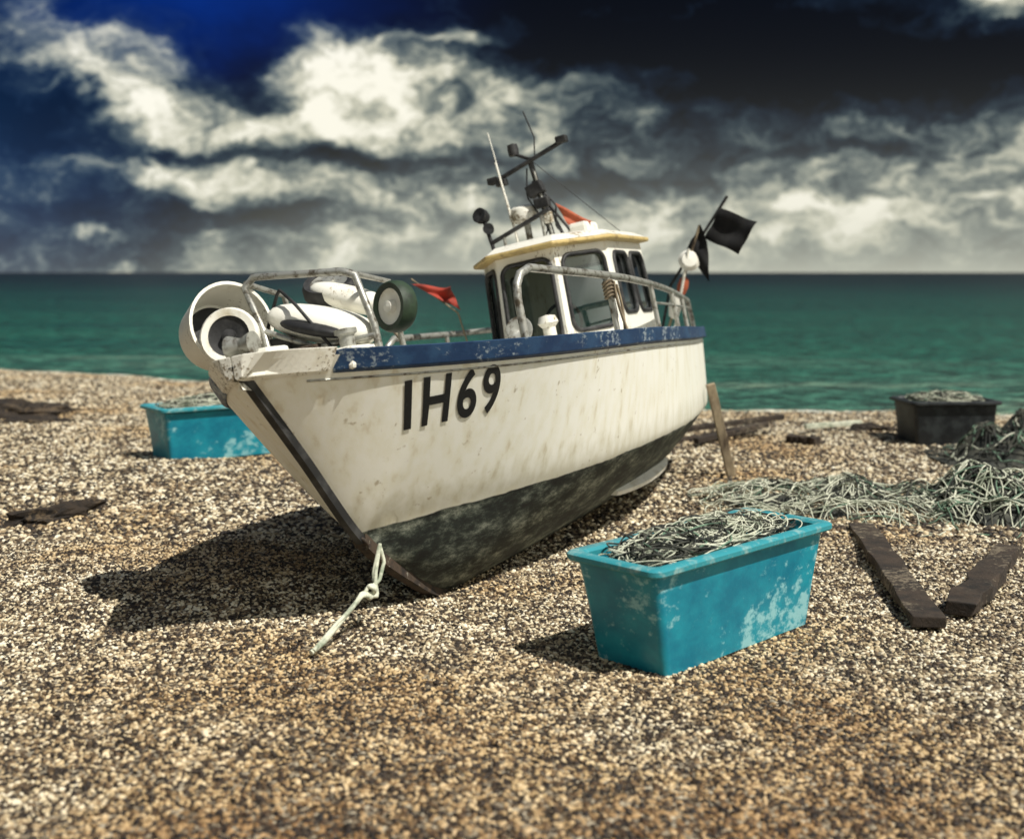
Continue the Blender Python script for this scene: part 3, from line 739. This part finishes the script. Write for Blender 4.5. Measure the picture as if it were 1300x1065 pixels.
# ---------------------------------------------------------------- world
W=bpy.data.worlds.new('World'); S.world=W; W.use_nodes=True
nt=W.node_tree;N=nt.nodes;L=nt.links;N.clear()
def mth(op,a,b=None,c=None,clamp=False):
    n=N.new('ShaderNodeMath');n.operation=op;n.use_clamp=clamp
    for i,v in enumerate((a,b,c)):
        if v is None: continue
        if isinstance(v,(int,float)): n.inputs[i].default_value=v
        else: L.new(v,n.inputs[i])
    return n.outputs[0]
tc=N.new('ShaderNodeTexCoord');sp=N.new('ShaderNodeSeparateXYZ');L.new(tc.outputs['Generated'],sp.inputs[0])
az=mth('ARCTAN2',sp.outputs[0],sp.outputs[1]); el=mth('ARCSINE',sp.outputs[2])
def nz(sa,se,scale,detail=8,rough=.6,dist=0,off=0,a=None,e=None):
    cb=N.new('ShaderNodeCombineXYZ')
    L.new(mth('MULTIPLY',a or az,sa),cb.inputs[0]);L.new(mth('MULTIPLY',e or el,se),cb.inputs[1]);cb.inputs[2].default_value=off
    n=N.new('ShaderNodeTexNoise');n.inputs['Scale'].default_value=scale;n.inputs['Detail'].default_value=detail;n.inputs['Roughness'].default_value=rough;n.inputs['Distortion'].default_value=dist
    L.new(cb.outputs[0],n.inputs['Vector']);return n
nA=nz(1,1.5,12,6,.6,0,1.3)
sepc=N.new('ShaderNodeSeparateColor');L.new(nA.outputs['Color'],sepc.inputs[0])
az2=mth('MULTIPLY_ADD',mth('SUBTRACT',sepc.outputs[0],.5),.10,az)
el2=mth('MULTIPLY_ADD',mth('SUBTRACT',sepc.outputs[1],.5),.07,el)
G=[(1080,95,290,48,-.80),(620,0,330,28,-.65),(900,45,200,32,-.5),(240,25,140,55,-.50),(40,150,80,50,-.55),(310,85,40,50,-.4),
   (440,100,85,48,.55),(340,165,70,24,.38),(110,85,85,32,.50),(180,150,45,25,.45),(710,105,120,20,.38),(600,165,90,22,.30),(800,130,60,22,.2),
   (430,200,190,12,-.45),(790,235,130,11,-.40),(860,165,70,16,-.25),(1180,225,190,26,.14),(1000,290,320,24,.10),(650,310,260,24,.16),(560,250,150,12,.15),
   (60,290,150,45,-.28),(240,228,120,16,.28),(330,275,160,9,-.25),(1290,5,60,28,.6),(1060,262,110,9,.28),(120,302,40,6,.4),(700,60,120,14,-.3),(1000,200,150,14,-.2),(850,20,60,8,.35),(560,40,60,10,.3)]
puff=nz(1,1.7,22,8,.66,.0,4.1,az2,el2).outputs['Fac']
pf=mth('MULTIPLY',mth('SUBTRACT',puff,.5),1.6)
Bv=mth('ADD',pf,.50)
Bv=mth('ADD',Bv,mth('MULTIPLY',mth('SUBTRACT',sepc.outputs[2],.5),.6))
for cx,cy,rx,ry,am in G:
    a0=math.atan((cx-650)/1500);e0=math.atan((346-cy)/1500)
    da=mth('MULTIPLY',mth('SUBTRACT',az2,a0),1500/rx);de=mth('MULTIPLY',mth('SUBTRACT',el2,e0),1500/ry)
    q=mth('ADD',mth('MULTIPLY',da,da),mth('MULTIPLY',de,de))
    g=mth('EXPONENT',mth('MULTIPLY',q,-.7))
    Bv=mth('MULTIPLY_ADD',g,am,Bv)
da=mth('SUBTRACT',az,2.2);g=mth('EXPONENT',mth('MULTIPLY',mth('MULTIPLY',da,da),-.9))  # extra brightness added to unseen sky behind the camera, fills the port side
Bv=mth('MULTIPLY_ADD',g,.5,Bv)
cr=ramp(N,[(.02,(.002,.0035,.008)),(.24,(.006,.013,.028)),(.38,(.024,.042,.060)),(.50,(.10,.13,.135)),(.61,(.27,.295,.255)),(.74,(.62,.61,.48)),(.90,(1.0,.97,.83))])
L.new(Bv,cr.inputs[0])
def tint(prev,ca,ce,sa,se,col):
    da=mth('MULTIPLY',mth('SUBTRACT',az2,ca),sa);de=mth('MULTIPLY',mth('SUBTRACT',el2,ce),se)
    g=mth('EXPONENT',mth('MULTIPLY',mth('ADD',mth('MULTIPLY',da,da),mth('MULTIPLY',de,de)),-1))
    b=N.new('ShaderNodeMix');b.data_type='RGBA';b.blend_type='ADD'
    L.new(g,b.inputs[0]);L.new(prev,b.inputs[6]);b.inputs[7].default_value=col;return b.outputs[2]
c=tint(cr.outputs[0],-.27,.235,8,19,(.0,.022,.20,1))
c=tint(c,-.43,.07,8,9,(.0,.016,.06,1))
# sea haze low on the horizon, thickest to the right
hz1=mth('EXPONENT',mth('MULTIPLY',el,-24))
mrh=N.new('ShaderNodeMapRange');mrh.interpolation_type='SMOOTHSTEP';mrh.inputs[1].default_value=-.34;mrh.inputs[2].default_value=-.02;mrh.inputs[3].default_value=.15;mrh.inputs[4].default_value=.85;L.new(az,mrh.inputs[0])
hzf=mth('MULTIPLY',hz1,mrh.outputs[0],clamp=True)
hm=N.new('ShaderNodeMix');hm.data_type='RGBA';L.new(hzf,hm.inputs[0]);L.new(c,hm.inputs[6]);hm.inputs[7].default_value=(.56,.57,.47,1)
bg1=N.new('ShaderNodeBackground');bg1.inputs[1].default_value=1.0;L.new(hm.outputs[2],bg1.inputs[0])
sky=N.new('ShaderNodeTexSky');sky.sky_type='NISHITA';sky.sun_disc=False
sky.sun_elevation=math.radians(57);sky.sun_rotation=math.radians(132)
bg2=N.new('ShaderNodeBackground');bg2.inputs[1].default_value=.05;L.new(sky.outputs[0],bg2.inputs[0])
mrr=N.new('ShaderNodeMapRange');mrr.interpolation_type='SMOOTHSTEP';mrr.inputs[1].default_value=.40;mrr.inputs[2].default_value=.75;L.new(el,mrr.inputs[0])
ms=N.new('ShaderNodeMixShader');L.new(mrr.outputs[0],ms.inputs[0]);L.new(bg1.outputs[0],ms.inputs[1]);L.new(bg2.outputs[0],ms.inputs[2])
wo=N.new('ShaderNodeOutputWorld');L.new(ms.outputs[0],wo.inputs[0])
try:
    W.cycles.sampling_method='MANUAL'; W.cycles.sample_map_resolution=512
except Exception as ex: print(ex)

sd=bpy.data.lights.new('sun','SUN');sd.energy=5;sd.angle=math.radians(.5);sd.color=(1,.96,.87)
so=bpy.data.objects.new('sun',sd);link(so)
so.rotation_euler=(-Vector((.49,-.40,1))).to_track_quat('-Z','Y').to_euler()
sky.sun_elevation=math.atan2(1,math.hypot(.49,.40));sky.sun_rotation=math.atan2(.49,-.40)

cd=bpy.data.cameras.new('camera');co=bpy.data.objects.new('camera',cd);link(co)
co.location=(0,0,1.6);co.rotation_euler=(math.radians(90),0,0)
cd.sensor_width=36;cd.lens=36*1500/1300;cd.shift_y=-186.5/1300
cd.clip_end=20000;cd.clip_start=.05
cd.dof.use_dof=True;cd.dof.focus_distance=5.8;cd.dof.aperture_fstop=1.4
S.camera=co
